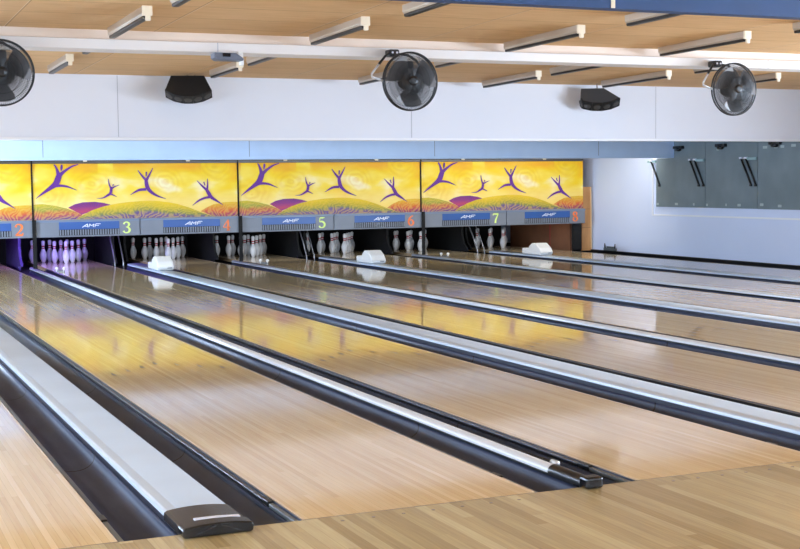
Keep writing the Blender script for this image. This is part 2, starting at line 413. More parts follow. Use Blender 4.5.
# window glass and frames (structure), made up out of view to let daylight in
gm = bpy.data.materials.new('window_glass'); gm.use_nodes = True
_b = gm.node_tree.nodes['Principled BSDF']; _b.inputs['Transmission Weight'].default_value = 1.; _b.inputs['Roughness'].default_value = .0; _b.inputs['IOR'].default_value = 1.01
wn = 1
for i in range(1, len(BW)-1, 2):
    a, b = BW[i], BW[i+1]
    w = MB()
    for (x0, x1, z0, z1) in ((a, a+.05, .6, 2.4), (b-.05, b, .6, 2.4), (a, b, .6, .65), (a, b, 2.35, 2.4), ((a+b)/2-.025, (a+b)/2+.025, .6, 2.4)): w.box(x0, x1, YBACK-.08, YBACK-.03, z0, z1)
    wo = struct(w.build('window_%d' % wn, M['trim_white'])); wn += 1
for i in range(0, len(WY), 2):
    a, b = WY[i], WY[i+1]
    w = MB()
    for (y0, y1, z0, z1) in ((a, a+.05, .85, 1.95), (b-.05, b, .85, 1.95), (a, b, .85, .9), (a, b, 1.9, 1.95)): w.box(SIDE_X+.03, SIDE_X+.08, y0, y1, z0, z1)
    struct(w.build('window_%d' % wn, M['trim_white'])); wn += 1
for i in range(0, len(LY), 2):
    a, b = LY[i], LY[i+1]
    w = MB()
    for (y0, y1, z0, z1) in ((a, a+.05, .75, 1.95), (b-.05, b, .75, 1.95), (a, b, .75, .8), (a, b, 1.9, 1.95)): w.box(LEFT_X-.08, LEFT_X-.03, y0, y1, z0, z1)
    struct(w.build('window_%d' % wn, M['trim_white'])); wn += 1
# pale ledge and upright trim round the hatch panels on the side wall
lt = MB().box(SIDE_X-.022, SIDE_X, 7.0, 14.62, .695, .722, 0, .003).box(SIDE_X-.022, SIDE_X, 14.585, 14.62, .70, 1.69, 0, .003)
struct(lt.build('trim_2', M['trim_white']))
struct(B(SIDE_X-.05, SIDE_X, .0, 20.2, -.09, .022, 0, .004).build('baseboard_right', M['black']))

# ------------------------------------------------------------------ lanes
NUMW = {1: 'lime 1', 2: 'orange 2', 3: 'lime 3', 4: 'orange 4', 5: 'lime 5', 6: 'orange 6', 7: 'lime 7', 8: 'orange 8'}
lane_mesh = MB().box(0, LW, .010, LANE_END, -.055, 0.)
edge_mesh = MB().box(0, .009, .010, LANE_END, -.054, .0006).box(LW-.009, LW, .010, LANE_END, -.054, .0006)
arrow = MB().add([(-.016, -.075, .0008), (.016, -.075, .0008), (0, .075, .0008)], [(0, 1, 2)])
lane0 = None
for k, (a, b) in enumerate(EL, 1):
    lab = {1: 'pale wooden bowling lane running off the bottom left corner, left of the wide pale capping',
           2: 'large foreground wooden bowling lane between the wide pale capping and the thin silver rail'}.get(k, 'wooden bowling lane running to the pins under the %s numeral' % NUMW[k])
    if lane0 is None:
        t = thing('bowling_lane', lab, 'bowling lane', (a, 0, 0), 0, 'bowling lanes')
        lane_mesh.build('lane_bed', M['lane'], t); edge_mesh.build('lane_edge', M['nosing'], t)
        for i in range(7):
            if i == 0: o = ar0 = arrow.build('aiming_arrow', M['mark'], t)
            else: o = ar0.copy(); C.objects.link(o)
            o.location = (LW*(i+1)/8, 4.88-abs(i-3)*.145, 0)
        lane0 = t
    else:
        t = copy_tree(lane0); t.location = (a, 0, 0); t['label'] = lab
# gutters: trough + bumper rail on the lane side
def gutter(side, label):
    """local x=0 is the lane edge; side=+1: gutter lies to the right of its lane, -1: to the left"""
    t = thing('gutter', label, 'gutter', (0, 0, 0), 0, 'lane gutters')
    prof = [(.0015, -.004), (.004, -.028), (.034, -.03)]
    for i in range(13):
        a = PI*i/12
        prof.append((.134-.100*math.cos(a)*1., -.03-.062*math.sin(a)))
    prof += [(.2345, -.012)]
    under = [(x, z-.012) for x, z in reversed(prof)]
    poly = [(side*x, z) for x, z in prof+under]
    m = MB()
    y0, y1 = .006, 16.93
    n = len(poly)
    m.add([(x, y0, z) for x, z in poly]+[(x, y1, z) for x, z in poly],
          [(i, (i+1) % n, n+(i+1) % n, n+i) for i in range(n)]+[tuple(range(n))[::-1], tuple(range(n, 2*n))])
    for i in range(len(m.sm)-2): m.sm[i] = 3 < i < 16
    m.build('trough', M['gutter'], t)
    x0, x1 = sorted((side*.008, side*.030))
    B(x0, x1, .46, 16.9, -.027, -.006, 0, .005).build('bumper_rail', M['rail_black'], t)
    B(x0, x1, .012, .36, -.027, -.008, 0, .004).build('rail_insert', M['greyinsert'], t)
    B(x0-.002, x1+.002, .365, .455, -.027, -.002, 0, .004).build('rail_clamp', M['black'], t)
    return t
gR = gutter(1, 'x'); gL = gutter(-1, 'x'); firstR = firstL = True
for k, (a, b) in enumerate(EL, 1):
    n = NUMW[k]
    o = gR if firstR else copy_tree(gR); firstR = False
    o.location = (b, 0, 0); o['label'] = 'dark blue-grey gutter along the right edge of the lane numbered with the %s' % n if k > 2 else ('dark gutter at bottom left between the corner lane and the wide pale capping' if k == 1 else 'dark gutter between the large foreground lane and the thin silver rail')
    o = gL if firstL else copy_tree(gL); firstL = False
    o.location = (a, 0, 0); o['label'] = 'dark gutter along the left edge of the lane numbered with the %s' % n if k > 2 else ('dark gutter along the left wall side of the corner lane' if k == 1 else 'dark gutter with black bumper rail between wide pale capping and large foreground lane')
# cappings
def wide_capping():
    t = thing('capping', 'x', 'lane capping', (0, 0, 0), 0, 'wide lane cappings')
    h = .1317
    top = [(-h, .018), (-h*.985, .0285), (-h*.9, .035)]+[(h*q/8, .0445-.0095*(q/7.2)**2) for q in range(-6, 7)]+[(h*.9, .035), (h*.985, .0285), (h, .018)]
    m = MB().prism(top+[(h, .012), (-h, .012)], .24, 16.9, 'y')
    for i in range(2, len(m.sm)): m.sm[i] = 4 <= i-2 <= 16
    m.build('cap_top', M['captop'], t)
    MB().prism([(-h*.98, .013), (h*.98, .013), (h*.98, -.03), (-h*.98, -.03)], .1, 16.9, 'y').build('cap_side', M['capnavy'], t)
    e = MB()
    topb = [(x*1.03, z+.002) for x, z in top]
    e.prism(topb+[(h*1.03, .001), (-h*1.03, .001)], .0, .245, 'y')
    ec = e.build('end_cap', M['captan'], t)
    f = MB()
    fr = [(-h*1.05, .008), (-h*1.06, .03), (-h, .040), (-h*.5, .048), (0, .050), (h*.5, .048), (h, .040), (h*1.06, .03), (h*1.05, .008), (h, .001), (-h, .001)]
    f.prism(fr, -.075, .005, 'y', 0, .005)
    for sx in (-1, 1): f.tube([(sx*.085, -.077, .012), (sx*.01, -.077, .040)], .003, 6)
    f.build('nose', M['blackgloss'], ec)
    MB().prism([(-.07, .0440), (.02, .0455), (.11, .0395), (.11, .0455), (.02, .0500), (-.07, .0495)], .008, .035, 'y').build('sticker', M['sticker'], ec)
    return t
w0 = wide_capping()
WL = {1: 'wide pale glossy capping in the bottom left foreground with a dark end cap', 3: 'wide white capping carrying the white hood nearest the lime 3 and orange 4 numerals',
      5: 'wide white capping carrying the white hood between lanes 5 and 6', 7: 'wide white capping carrying the farthest white hood, between lanes 7 and 8'}
for i, k in enumerate((1, 3, 5, 7)):
    o = w0 if i == 0 else copy_tree(w0)
    o.location = ((EL[k-1][1]+EL[k][0])/2, 0, 0); o['label'] = WL[k]
def narrow_capping():
    t = thing('divider_rail', 'x', 'divider rail', (0, 0, 0), 0, 'thin rails between lane pairs')
    h = .0150
    MB().prism([(-h, -.05), (h, -.05), (h, .006), (-h, .006)], .1, 16.9, 'y').build('rail_base', M['black'], t)
    pr = [(-.030*math.cos(a), .012+.026*math.sin(a)) for a in [PI*i/12 for i in range(13)]]+[(.030, .004), (-.030, .004)]
    m = MB().prism(pr, .29, 16.9, 'y'); m.sm = [False, False]+[k < 12 for k in range(len(m.sm)-2)]
    m.build('silver_top', M['silver'], t)
    e = MB(); pe = [(.034*math.cos(a), .014+.029*math.sin(a)) for a in [PI*i/10 for i in range(11)]]+[(-.034, .001), (.034, .001)]
    e.prism(pe, .0, .295, 'y', 0, .003)
    ec = e.build('end_cap', M['black'], t)
    MB().box(-.042, .042, -.06, .01, .001, .052, 0, .012, seg=3).build('nose', M['blackgloss'], ec)
    MB().tube([(.052, .40, .028), (.052, .35, .028)], .014, 8).build('cable_plug', M['yoke_white'], t)
    MB().tube([(.05, 2.6, .0), (.051, 1., .015), (.052, .40, .026)], .006, 6).build('cable', M['rail_black'], t)
    return t
n0 = narrow_capping()
NL = {2: 'thin silver divider rail in the foreground with black rounded end cap at the foul line', 4: 'thin silver divider rail between lanes 4 and 5', 6: 'thin silver divider rail between lanes 6 and 7'}
for i, k in enumerate((2, 4, 6)):
    o = n0 if i == 0 else copy_tree(n0)
    o.location = ((EL[k-1][1]+EL[k][0])/2, 0, 0); o['label'] = NL[k]

# ------------------------------------------------------------------ pit: kickbacks and pins
def kick(y0=16.95):
    m = MB()
    m.prism([(y0+.28, 0.), (y0, 0.), (y0+.03, .05), (y0+.16, .14), (y0+.24, .32), (y0+.20, .62), (y0+.2, .8), (19.6, .8), (19.6, -.084), (y0+.28, -.084)], -.02, .02, 'x')
    return m
k0 = None
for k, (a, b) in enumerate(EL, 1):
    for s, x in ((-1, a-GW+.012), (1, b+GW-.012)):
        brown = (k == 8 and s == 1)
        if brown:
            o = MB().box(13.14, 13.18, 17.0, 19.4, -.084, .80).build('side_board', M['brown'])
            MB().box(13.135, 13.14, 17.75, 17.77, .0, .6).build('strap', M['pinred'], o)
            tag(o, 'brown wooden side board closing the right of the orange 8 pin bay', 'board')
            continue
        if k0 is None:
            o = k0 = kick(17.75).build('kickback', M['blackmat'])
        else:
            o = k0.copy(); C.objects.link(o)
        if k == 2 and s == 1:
            o.data = o.data.copy(); o.data.materials[0] = M['violet_glow']  # this black board is tinted as if lit by the purple lamp
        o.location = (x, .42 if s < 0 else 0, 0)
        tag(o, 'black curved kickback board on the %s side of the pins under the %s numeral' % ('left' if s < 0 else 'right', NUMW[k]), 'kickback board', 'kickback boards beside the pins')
prof = [(.0, 0.), (.0258, 0.), (.0286, .004), (.036, .0191), (.0500, .0572), (.0570, .0857), (.0605, .1143), (.0595, .1397), (.0530, .1683), (.0465, .1841), (.0385, .2000),
        (.0315, .2170), (.0255, .2381), (.0230, .2540), (.0235, .2699), (.0262, .2900), (.0300, .3150), (.0323, .3429), (.0310, .3580), (.0262, .3710), (.0160, .3790), (.0, .381)]
mis = [0]*(len(prof)-1)
for i in range(len(mis)):
    if .2381 <= prof[i][1] < .2540 or .2699 <= prof[i][1] < .2900: mis[i] = 1
pin0 = None
ROW = {1: (0, 0, 'front pin'), 2: (-1, 1, 'second row left'), 3: (1, 1, 'second row right'), 4: (-2, 2, 'third row left'), 5: (0, 2, 'third row middle'), 6: (2, 2, 'third row right'),
       7: (-3, 3, 'back row far left'), 8: (-1, 3, 'back row inner left'), 9: (1, 3, 'back row inner right'), 10: (3, 3, 'back row far right')}
for k in range(3, 9):
    for j, (u, r, nm) in ROW.items():
        x = (EL[k-1][0]+EL[k-1][1])/2+u*.1524; y = 18.288+r*.264
        if pin0 is None: o = pin0 = MB().lathe(prof[1:-1]+[(.004, .381)], 20, 0, mis[1:-1]+[0]).build('bowling_pin', [M['pin'], M['pinred']])
        else: o = pin0.copy(); C.objects.link(o)
        o.location = (x, y, .001); o.rotation_euler = (0, 0, random.random()*6)
        bay = {3: 'blue-lit leftmost rack', 4: 'second rack from the left', 5: 'third rack from the left', 6: 'third rack from the right', 7: 'second rack from the right', 8: 'rightmost rack'}[k]
        tag(o, 'white bowling pin, %s, %s' % (nm, bay), 'bowling pin', 'bowling pins of the '+bay)

# ------------------------------------------------------------------ masking units with the artwork
STROKES = [[(0.052, 1.135, 0.0023), (0.159, 1.216, 0.0159), (0.277, 1.298, 0.0295), (0.367, 1.368, 0.0455), (0.409, 1.462, 0.0455), (0.432, 1.526, 0.0364)], [(0.336, 1.328, 0.0227), (0.429, 1.336, 0.0205), (0.534, 1.323, 0.0159), (0.615, 1.293, 0.0091), (0.692, 1.261, 0.0023)], [(0.417, 1.493, 0.0341), (0.394, 1.58, 0.0205), (0.37, 1.64, 0.0136), (0.344, 1.682, 0.0091)], [(0.431, 1.502, 0.0318), (0.518, 1.572, 0.0205), (0.625, 1.638, 0.0136), (0.727, 1.68, 0.0068)], [(0.467, 1.675, 0.0114), (0.463, 1.62, 0.0182), (0.454, 1.568, 0.0068)], [(1.001, 1.128, 0.0023), (1.097, 1.131, 0.0091), (1.169, 1.166, 0.0159), (1.223, 1.206, 0.0205), (1.239, 1.269, 0.0205), (1.25, 1.31, 0.0114)], [(1.214, 1.197, 0.0136), (1.266, 1.177, 0.0091), (1.325, 1.147, 0.0023)], [(1.235, 1.278, 0.0136), (1.206, 1.358, 0.0091), (1.196, 1.435, 0.0023)], [(1.25, 1.285, 0.0136), (1.306, 1.314, 0.0091), (1.371, 1.337, 0.0023)], [(1.275, 1.35, 0.0091), (1.265, 1.317, 0.0068)], [(1.544, 1.173, 0.0023), (1.631, 1.225, 0.0136), (1.705, 1.255, 0.0205), (1.803, 1.261, 0.0227)], [(2.126, 1.103, 0.0023), (1.998, 1.147, 0.0136), (1.9, 1.204, 0.0227), (1.833, 1.278, 0.0318), (1.811, 1.364, 0.0295), (1.808, 1.437, 0.0227)], [(1.807, 1.412, 0.0205), (1.747, 1.474, 0.0159), (1.676, 1.571, 0.0045)], [(1.812, 1.412, 0.0227), (1.863, 1.497, 0.0136), (1.923, 1.606, 0.0045)], [(1.815, 1.546, 0.0114), (1.809, 1.473, 0.0091)], [(2.569, 0.985, 0.0023), (2.672, 1.062, 0.0136), (2.775, 1.105, 0.0182), (2.857, 1.119, 0.0205)], [(3.085, 0.986, 0.0023), (2.978, 1.057, 0.0159), (2.89, 1.116, 0.0273), (2.841, 1.191, 0.0295), (2.804, 1.259, 0.0205)], [(2.816, 1.234, 0.0205), (2.734, 1.309, 0.0136), (2.649, 1.396, 0.0023)], [(2.819, 1.241, 0.0182), (2.831, 1.328, 0.0114), (2.83, 1.427, 0.0023)], [(2.766, 1.373, 0.0091), (2.785, 1.313, 0.0068)]]
HILLS = {'A': [(-0.013, 1.042), (0.154, 1.051), (0.338, 1.02), (0.524, 0.973), (0.663, 0.918), (0.761, 0.868), (0.825, 0.776), (-0.02, 0.792)], 'B': [(0.547, 0.985), (0.655, 1.038), (0.785, 1.067), (0.976, 1.073), (1.118, 1.051), (1.233, 1.018), (1.068, 0.963), (0.9, 0.918), (0.761, 0.868)], 'C': [(0.671, 0.784), (0.804, 0.877), (0.924, 0.937), (1.117, 0.998), (1.335, 1.04), (1.529, 1.061), (1.7, 1.071), (1.848, 1.076), (1.996, 1.068), (2.169, 1.046), (2.318, 1.014), (2.518, 0.949), (2.693, 0.878), (2.921, 0.774)], 'D': [(2.704, 0.888), (2.797, 0.943), (2.926, 0.998), (3.08, 1.026), (3.236, 1.036), (3.365, 1.031), (3.37, 0.752), (2.926, 0.772)]}
def numeral(m, d, cx, cz, h, y, mi=0):
    """serif-style numerals drawn with thick and thin strokes"""
    T, t = .115, .04
    g = {'1': [[(-.18, .80, t), (0., .98, t*1.4)], [(0., .98, T), (0., .03, T)], [(-.2, .02, t), (.2, .02, t)]],
         '2': [[(-.27, .72, T), (-.20, .90, t*1.6), (0., .97, t*1.5), (.20, .86, T*.9), (.24, .68, T), (.12, .45, T*.8), (-.12, .20, t*1.3), (-.30, .06, t)], [(-.30, .06, T*.7), (.0, .06, T*.8), (.24, .06, T*.8), (.33, .24, t)]],
         '3': [[(-.26, .78, T*.8), (-.14, .93, t*1.6), (.04, .96, t*1.6), (.20, .84, T*.9), (.20, .68, T*.9), (.08, .56, t*1.3), (-.06, .52, t)], [(-.04, .53, t), (.14, .48, T*.7), (.26, .32, T), (.20, .12, T*.9), (0., .03, t*1.5), (-.18, .07, T*.6), (-.28, .2, T*.9)]],
         '4': [[(.12, .98, T*.6), (.12, .5, T), (.12, .03, T)], [(.12, .96, t), (-.12, .62, t*1.2), (-.33, .30, t)], [(-.33, .29, t*1.3), (0., .29, t*1.3), (.33, .29, t*1.3)], [(-.04, .02, t), (.27, .02, t)]],
         '5': [[(-.20, .94, T*.6), (.05, .94, T*.7), (.26, .96, t)], [(-.20, .94, t*1.2), (-.24, .58, t*1.2)], [(-.24, .55, t), (-.04, .60, T*.7), (.18, .50, T*.9), (.26, .30, T), (.16, .10, T*.8), (-.02, .03, t*1.4), (-.2, .08, T*.7), (-.27, .2, T*.8)]],
         '6': [[(.22, .94, t), (0., .84, T*.6), (-.18, .62, T), (-.25, .36, T), (-.16, .12, T*.8), (0., .03, t*1.3), (.18, .12, T*.8), (.24, .30, T), (.15, .50, T*.7), (0., .56, t*1.2), (-.18, .46, t)]],
         '7': [[(-.28, .78, t), (-.25, .92, T*.6), (0., .92, T*.8), (.29, .93, T*.7)], [(.28, .93, t*1.2), (.14, .66, T*.6), (.0, .35, T*.9), (-.04, .04, T)]],
         '8': [[(0., .96, t*1.3), (-.17, .88, T*.8), (-.18, .70, T), (0., .54, T), (.18, .40, T), (.22, .20, T*.9), (.1, .06, t*1.5), (-.08, .04, t*1.5), (-.22, .16, T*.8), (-.2, .36, T*.6), (0., .52, t*1.2), (.15, .66, T*.6), (.17, .84, T*.7), (0., .96, t*1.3)]]}[str(d)]
    for s in g: m.ribbon([(cx+a*h, cz+(b-.5)*h, w*h*.85) for a, b, w in s], y, True, mi, .004, 4)
def logo(m, cx, cz, h, y):
    """slanted letters A M F as in the band"""
    sl = .35
    def P(x, z): return (cx+(x+sl*z)*h, cz+(z-.5)*h)
    def st(pts, w): 
        for (a, b) in zip(pts[:-1], pts[1:]):
            A, Bq = P(*a), P(*b)
            m.ribbon([(A[0], A[1], w*h), (Bq[0], Bq[1], w*h)], y, True, 0, .003, 1)
    st([(-2.25, .05), (-1.15, .92), (-.85, .05)], .10); st([(-1.75, .30), (-.95, .30)], .08)
    st([(-.55, .05), (-.55, .88), (.02, .40), (.6, .88), (.6, .05)], .10)
    st([(1.05, .05), (1.05, .90), (2.3, .90)], .10); st([(1.05, .48), (2.0, .48)], .09)
ZA0, ZA1, ZU0 = .795, 1.682, .522
PAIRW = 2*LW+WIDE+NAR
def masking(i, first):
    """pair i of lanes (first = odd lane number)"""
    X0 = EL[first-1][0]-NAR/2
    names = {1: 'yellow masking unit cut off by the left edge, ending at the orange 2',
             3: 'yellow masking unit with purple dancers over the lime 3 and orange 4', 5: 'yellow masking unit with purple dancers over the lime 5 and orange 6',
             7: 'yellow masking unit with purple dancers over the lime 7 and orange 8'}
    t = thing('masking_unit', names[first], 'masking unit', (X0, YM, ZU0), 0, 'yellow masking units over the pins')
    if first == 1 or MASK0[0] is None:
        art = MB().box(.013, PAIRW-.013, .0, .03, ZA0-ZU0, ZA1-ZU0, 0, .0)
        for q, (hn, mi) in enumerate((('B', 2), ('A', 1), ('D', 4), ('C', 3))):
            pts = [(min(max(x, .015), PAIRW-.015), min(max(z, ZA0+.002), ZA1-.002)-ZU0) for x, z in HILLS[hn]]
            d = .0015*(q+1)
            art.prism(pts, -d, .001, 'y', mi)
        for s in STROKES:
            pts = [(x, min(z, ZA1-.012)-ZU0, w) for x, z, w in s]
            art.ribbon(pts, -.001, True, 5, .009, 5)
        # the print shaders use object coordinates measured from the floor
        o = art.build('art_panel', [M['sky_print'], M['hillA'], M['hillB'], M['hillC'], M['hillD'], M['dancer']], t)
        for v in o.data.vertices: v.co.z += ZU0
        o.location.z = -ZU0
        top = MB().box(.013, PAIRW-.013, -.02, .05, ZA1-ZU0, ZA1-ZU0+.045, 0, .004)
        top.build('top_rail', M['chrome'], t)
        for sx in (.83, 2.5):
            lp = MB().box(sx-.03, sx+.03, -.05, .0, ZA1-ZU0+.03, ZA1-ZU0+.075, 0, .008); lp.build('rail_clip', M['cream'], t)
        MASK0[0] = (o, top)
    else:
        for ch in MASK0[1].children:
            if ch.name.split('.')[0] in ('art_panel', 'top_rail', 'rail_clip'):
                c = ch.copy(); C.objects.link(c); c.parent = t
    for q in (0, 1):
        lane = first+q; xa = q*PAIRW/2+(.013 if q == 0 else .006); xb = (q+1)*PAIRW/2-.006
        if q == 1: xb -= .007
        W_ = xb-xa
        H_ = ZA0-ZU0
        base = MB().box(xa, xb, -.075, .03, .0, H_-.035, 0, .006)
        bo = base.build('lane_panel', M['grey_unit'], t)
        MB().box(xa, xb, -.085, .03, H_-.037, H_, 0, .004).build('top_strip', M['grey_trim'], bo)
        b0, b1 = xa+.225*W_, xa+.80*W_
        MB().box(b0, b1, -.079, -.07, .118, H_-.037).build('blue_band', M['logo_blue'], bo)
        gr = MB()
        ng = 24
        for g_ in range(ng):
            gx = b0+(b1-b0)*(g_+.5)/ng
            gr.box(gx-.011, gx+.011, -.090, -.07, .028, .114)
        gr.box(b0, b1, -.078, -.074, .024, .118, 1)
        gr.build('grille', [M['grey_unit'], M['blackmat']], bo)
        lg = MB(); logo(lg, (b0+b1)/2+.02, .176, .060, -.079); lg.build('logo', M['letter'], bo)
        nm = MB(); numeral(nm, lane, xb-.215, .132, .185, -.076); nm.build('lane_number', M['lime'] if lane % 2 else M['orange'], bo)
    return t
MASK0 = [None, None]
for i, first in enumerate((1, 3, 5, 7)):
    t = masking(i, first)
    if MASK0[1] is None: MASK0[1] = t
# posts between the pairs
pm = MB().box(-.011, .011, -.02, .012, .0, 1.735).box(-.026, .026, -.10, -.085, .02, .80)
post0 = None
for i, (x, nm) in enumerate([(EL[2][0]-NAR/2, 'left of the lime 3 rack of pins'), (EL[4][0]-NAR/2, 'right of the orange 4 numeral'), (EL[6][0]-NAR/2, 'right of the orange 6 numeral')]):
    if post0 is None:
        o = post0 = thing('masking_post', 'x', 'post', (0, 0, 0), 0, 'posts between masking units')
        B(-.011, .011, -.018, .010, .76, 1.735).build('upper_post', M['blackmat'], o)
        MB().box(-.030, .030, -.117, -.094, .0386, .80, 0, .004).box(-.010, .010, -.10, -.017, .77, .80).build('lower_post', M['blackmat'], o)
    else: o = copy_tree(post0)
    o.location = (x, YM, 0); o['label'] = 'thin black post between two yellow masking units, ' + nm

o = MB().box(12.93, 13.115, YM+.0, YM+.06, .024, .505, 0, .004).build('end_post', M['blackmat'])
tag(o, 'wide black end post under the orange 8, left of the plywood sheet', 'post')

# ------------------------------------------------------------------ things on the cappings at the pin end
def hood():
    t = thing('ball_lift_hood', 'x', 'ball hood', (0, 0, 0), 0, 'white hoods on the wide cappings')
    m = MB().prism([(-.24, .0), (-.27, .05), (-.20, .13), (-.06, .205), (.06, .20), (.16, .14), (.20, .0)], -.125, .125, 'x', 0, .018)
    m.build('shell', M['hood'], t)
    MB().box(-.13, .03, .14, .40, .0, .105, 0, .022).build('rear_block', M['hood'], t)
    MB().box(.02, .09, -.262, -.236, .03, .055).build('slot', M['black'], t)
    return t
h0 = hood()
for i, (k, y, lab) in enumerate([(3, 15.0, 'white plastic hood on the capping between lanes 3 and 4'), (5, 14.72, 'white plastic hood on the capping between lanes 5 and 6'), (7, 15.25, 'white plastic hood on the capping between lanes 7 and 8, farthest right')]):
    o = h0 if i == 0 else copy_tree(h0)
    o.location = ((EL[k-1][1]+EL[k][0])/2, y, .0445); o['label'] = lab
def lift():
    t = thing('lift_rails', 'x', 'ball lift rails', (0, 0, 0), 0, 'sloping lift rails by the pins')
    for sx in (-.315, -.175): MB().tube([(sx, 16.965, -.083), (sx, 17.02, .08), (sx, 17.2, .32), (sx-.01, 17.45, .62)], .011, 8).build('rail', M['steel'], t)
    return t
l0 = lift()
for i, (k, lab) in enumerate([(3, 'pair of sloping steel rails under the lime 3 numeral'), (5, 'pair of sloping steel rails under the lime 5 numeral'), (7, 'pair of sloping steel rails under the lime 7 numeral')]):
    o = l0 if i == 0 else copy_tree(l0)
    o.location = ((EL[k-1][1]+EL[k][0])/2, 0, 0); o['label'] = lab
def knobs():
    t = thing('pin_sensor', 'x', 'sensor', (0, 0, 0), 0, 'small twin-knob sensors at the posts')
    MB().box(-.010, .010, -.075, .075, .0, .02, 0, .003).build('bar', M['greyinsert'], t)
    for sy in (-.062, .062): MB().lathe([(.010, 0), (.012, .03), (.022, .04), (.027, .055), (.022, .07), (.006, .077)], 14).build('knob', M['hood'], t).location = (0, sy, 0)
    return t
s0 = knobs()
for i, (x, y, lab) in enumerate([(EL[2][0]-.05, 16.05, 'small white twin-knob sensor by the post left of the lime 3 pins'), (EL[4][0]-.05, 16.2, 'small white twin-knob sensor beside the pins under the lime 5'), (EL[6][0]-.05, 16.25, 'small white twin-knob sensor beside the pins under the lime 7')]):
    o = s0 if i == 0 else copy_tree(s0)
    o.location = (x+.12, y, .001); o['label'] = lab
    o.rotation_euler = (0, 0, .9)
# bracket low on the side wall
t = thing('wall_bracket', 'small dark two-horned bracket low on the lilac side wall', 'bracket', (SIDE_X-.05, 15.93, .022))
MB().box(-.02, .03, -.19, .19, .0, .05, 0, .006).box(-.015, .025, -.10, .10, .05, .08, 0, .006).build('bar', M['greyinsert'], t)
for sy in (-.165, .165): MB().tube([(0, sy, .03), (0, sy*1.05, .13)], [.02, .008], 8).build('horn', M['rail_black'], t)
# plywood leaning in the corner
t = thing('plywood_sheet', 'tall plywood sheet standing at the right end of the yellow masking units', 'board', (13.18, 16.6, 0))
pl = MB().box(-.02, .185, .0, .03, .0, 1.20).box(-.015, .18, -.003, .0, .78, .787, 1).box(-.015, .18, -.003, .0, .43, .437, 1)
pl.build('sheet', [M['ply'], M['brown']], t)
MB().prism([(.178, .0), (.196, .0), (.182, 1.20), (.164, 1.20)], -.012, .028, 'y').build('pale_edge', M['plyedge'], t)

# ------------------------------------------------------------------ hatch panels on the side wall
def hatch(ya, yb, z0, z1, label, notch=None, strut_y=()):
    t = thing('hatch_panel', label, 'hatch panel', (SIDE_X-.03, yb, z0), 0, 'grey hatch panels on the side wall')
    x0, x1 = -.02, .016
    L = ya-yb
    if notch: poly = [(0, 0), (L, 0), (L, notch[1]-z0), (notch[0]-yb, notch[1]-z0), (notch[0]-yb, z1-z0), (0, z1-z0)]
    else: poly = [(0, 0), (L, 0), (L, z1-z0), (0, z1-z0)]
    MB().prism(poly, x0, x1, 'x', 0, .002).build('panel', M['panel'], t)
    for ys in strut_y:
        y = ys-yb
        st = MB().tube([(-.05, y, 1.64-z0), (-.03, y-.232, 1.225-z0)], .016, 8); so = st.build('gas_strut', M['black'], t)
        MB().box(-.065, -.02, y-.03, y+.03, 1.63-z0, 1.66-z0, 0, .006).build('ball_end', M['sticker'], so)
        MB().box(-.055, -.018, y-.250, y-.215, 1.20-z0, 1.235-z0, 0, .006).build('lower_end', M['black'], so)
    return t
def bolts(t, lst, z0, yb):
    for (y, z, w) in lst:
        MB().box(-.0235, -.0195, y-yb-w, y-yb+w, z-z0-.02, z-z0+.02).build('tape_patch', M['greyinsert_light'], t)
M['greyinsert_light'] = mat('pale_tape', srgb(170, 182, 184), .5)
h1 = hatch(14.45, 13.06, .852, 2.0, 'grey hatch panel with a notched corner at the left end of the row', (13.93, 1.685), (14.56, 13.44, 13.315))
h2 = hatch(13.05, 11.73, .852, 2.0, 'middle grey hatch panel with paired black struts at both sides', None, (12.10, 11.985))
h3 = hatch(11.72, 9.6, .850, 2.0, 'rightmost grey hatch panel, cut off by the right edge', None, ())
for t, ys in ((h1, ((14.4, .90, .03), (13.85, .905, .04), (13.36, .905, .02))), (h2, ((13.0, .90, .02), (12.5, .905, .015), (12.17, .905, .04), (12.72, 1.80, .03))), (h3, ((11.62, .92, .04), (11.2, .905, .04), (11.55, 1.80, .05), (11.3, 1.80, .04), (11.15, 1.80, .04), (10.9, 1.81, .05)))):
    bolts(t, ys, .852, t.location.y)
for t, yy in ((h1, 14.46), (h1, 13.085), (h2, 11.755)):
    y = yy-t.location.y
    MB().box(-.05, -.02, y-.02, y+.22, .76, .80, 0, .005).build('hinge_bracket', M['bracket'], t)
for t, yy in ((h1, 13.75), (h2, 12.6), (h3, 11.28)):
    y = yy-t.location.y
    MB().box(-.09, -.02, y-.12, y+.12, .98, 1.03, 0, .01).tube([(-.07, y-.05, .97), (-.07, y+.05, .97)], .03, 8).build('top_hinge', M['black'], t)

# ------------------------------------------------------------------ ceiling lights
def light(ya, yb):
    """batten from far end ya to near end yb, one bare tube below it"""
    t = thing('ceiling_light', 'x', 'ceiling light', (0, 0, 0), 0, 'batten lights on the tan ceiling')
    L = ya-yb
    MB().prism([(-.034, .0), (-.034, -.050), (-.022, -.068), (.022, -.068), (.034, -.050), (.034, .0)], .012, L, 'y', 0, .003).build('batten', M['batten'], t)
    MB().box(-.024, .030, .02, L-.004, -.090, -.066, 0, .008).build('tube', M['tube'], t)
    hm = MB().box(-.038, .038, -.012, .014, -.074, .002, 0, .006).box(-.016, .024, -.012, .012, -.112, -.070, 0, .008)
    hm.build('lampholder', M['cream'], t)
    return t
lights = []
LX = [2.36, 4.15, 6.14, 7.86, 9.40, 10.97]
rowlab = ['batten light half hidden by the navy bulkhead', 'batten light in front of the white beam', 'batten light tucked just behind the white beam', 'batten light against the white bulkhead']
ordn = ['first', 'second', 'third', 'fourth', 'fifth', 'sixth']
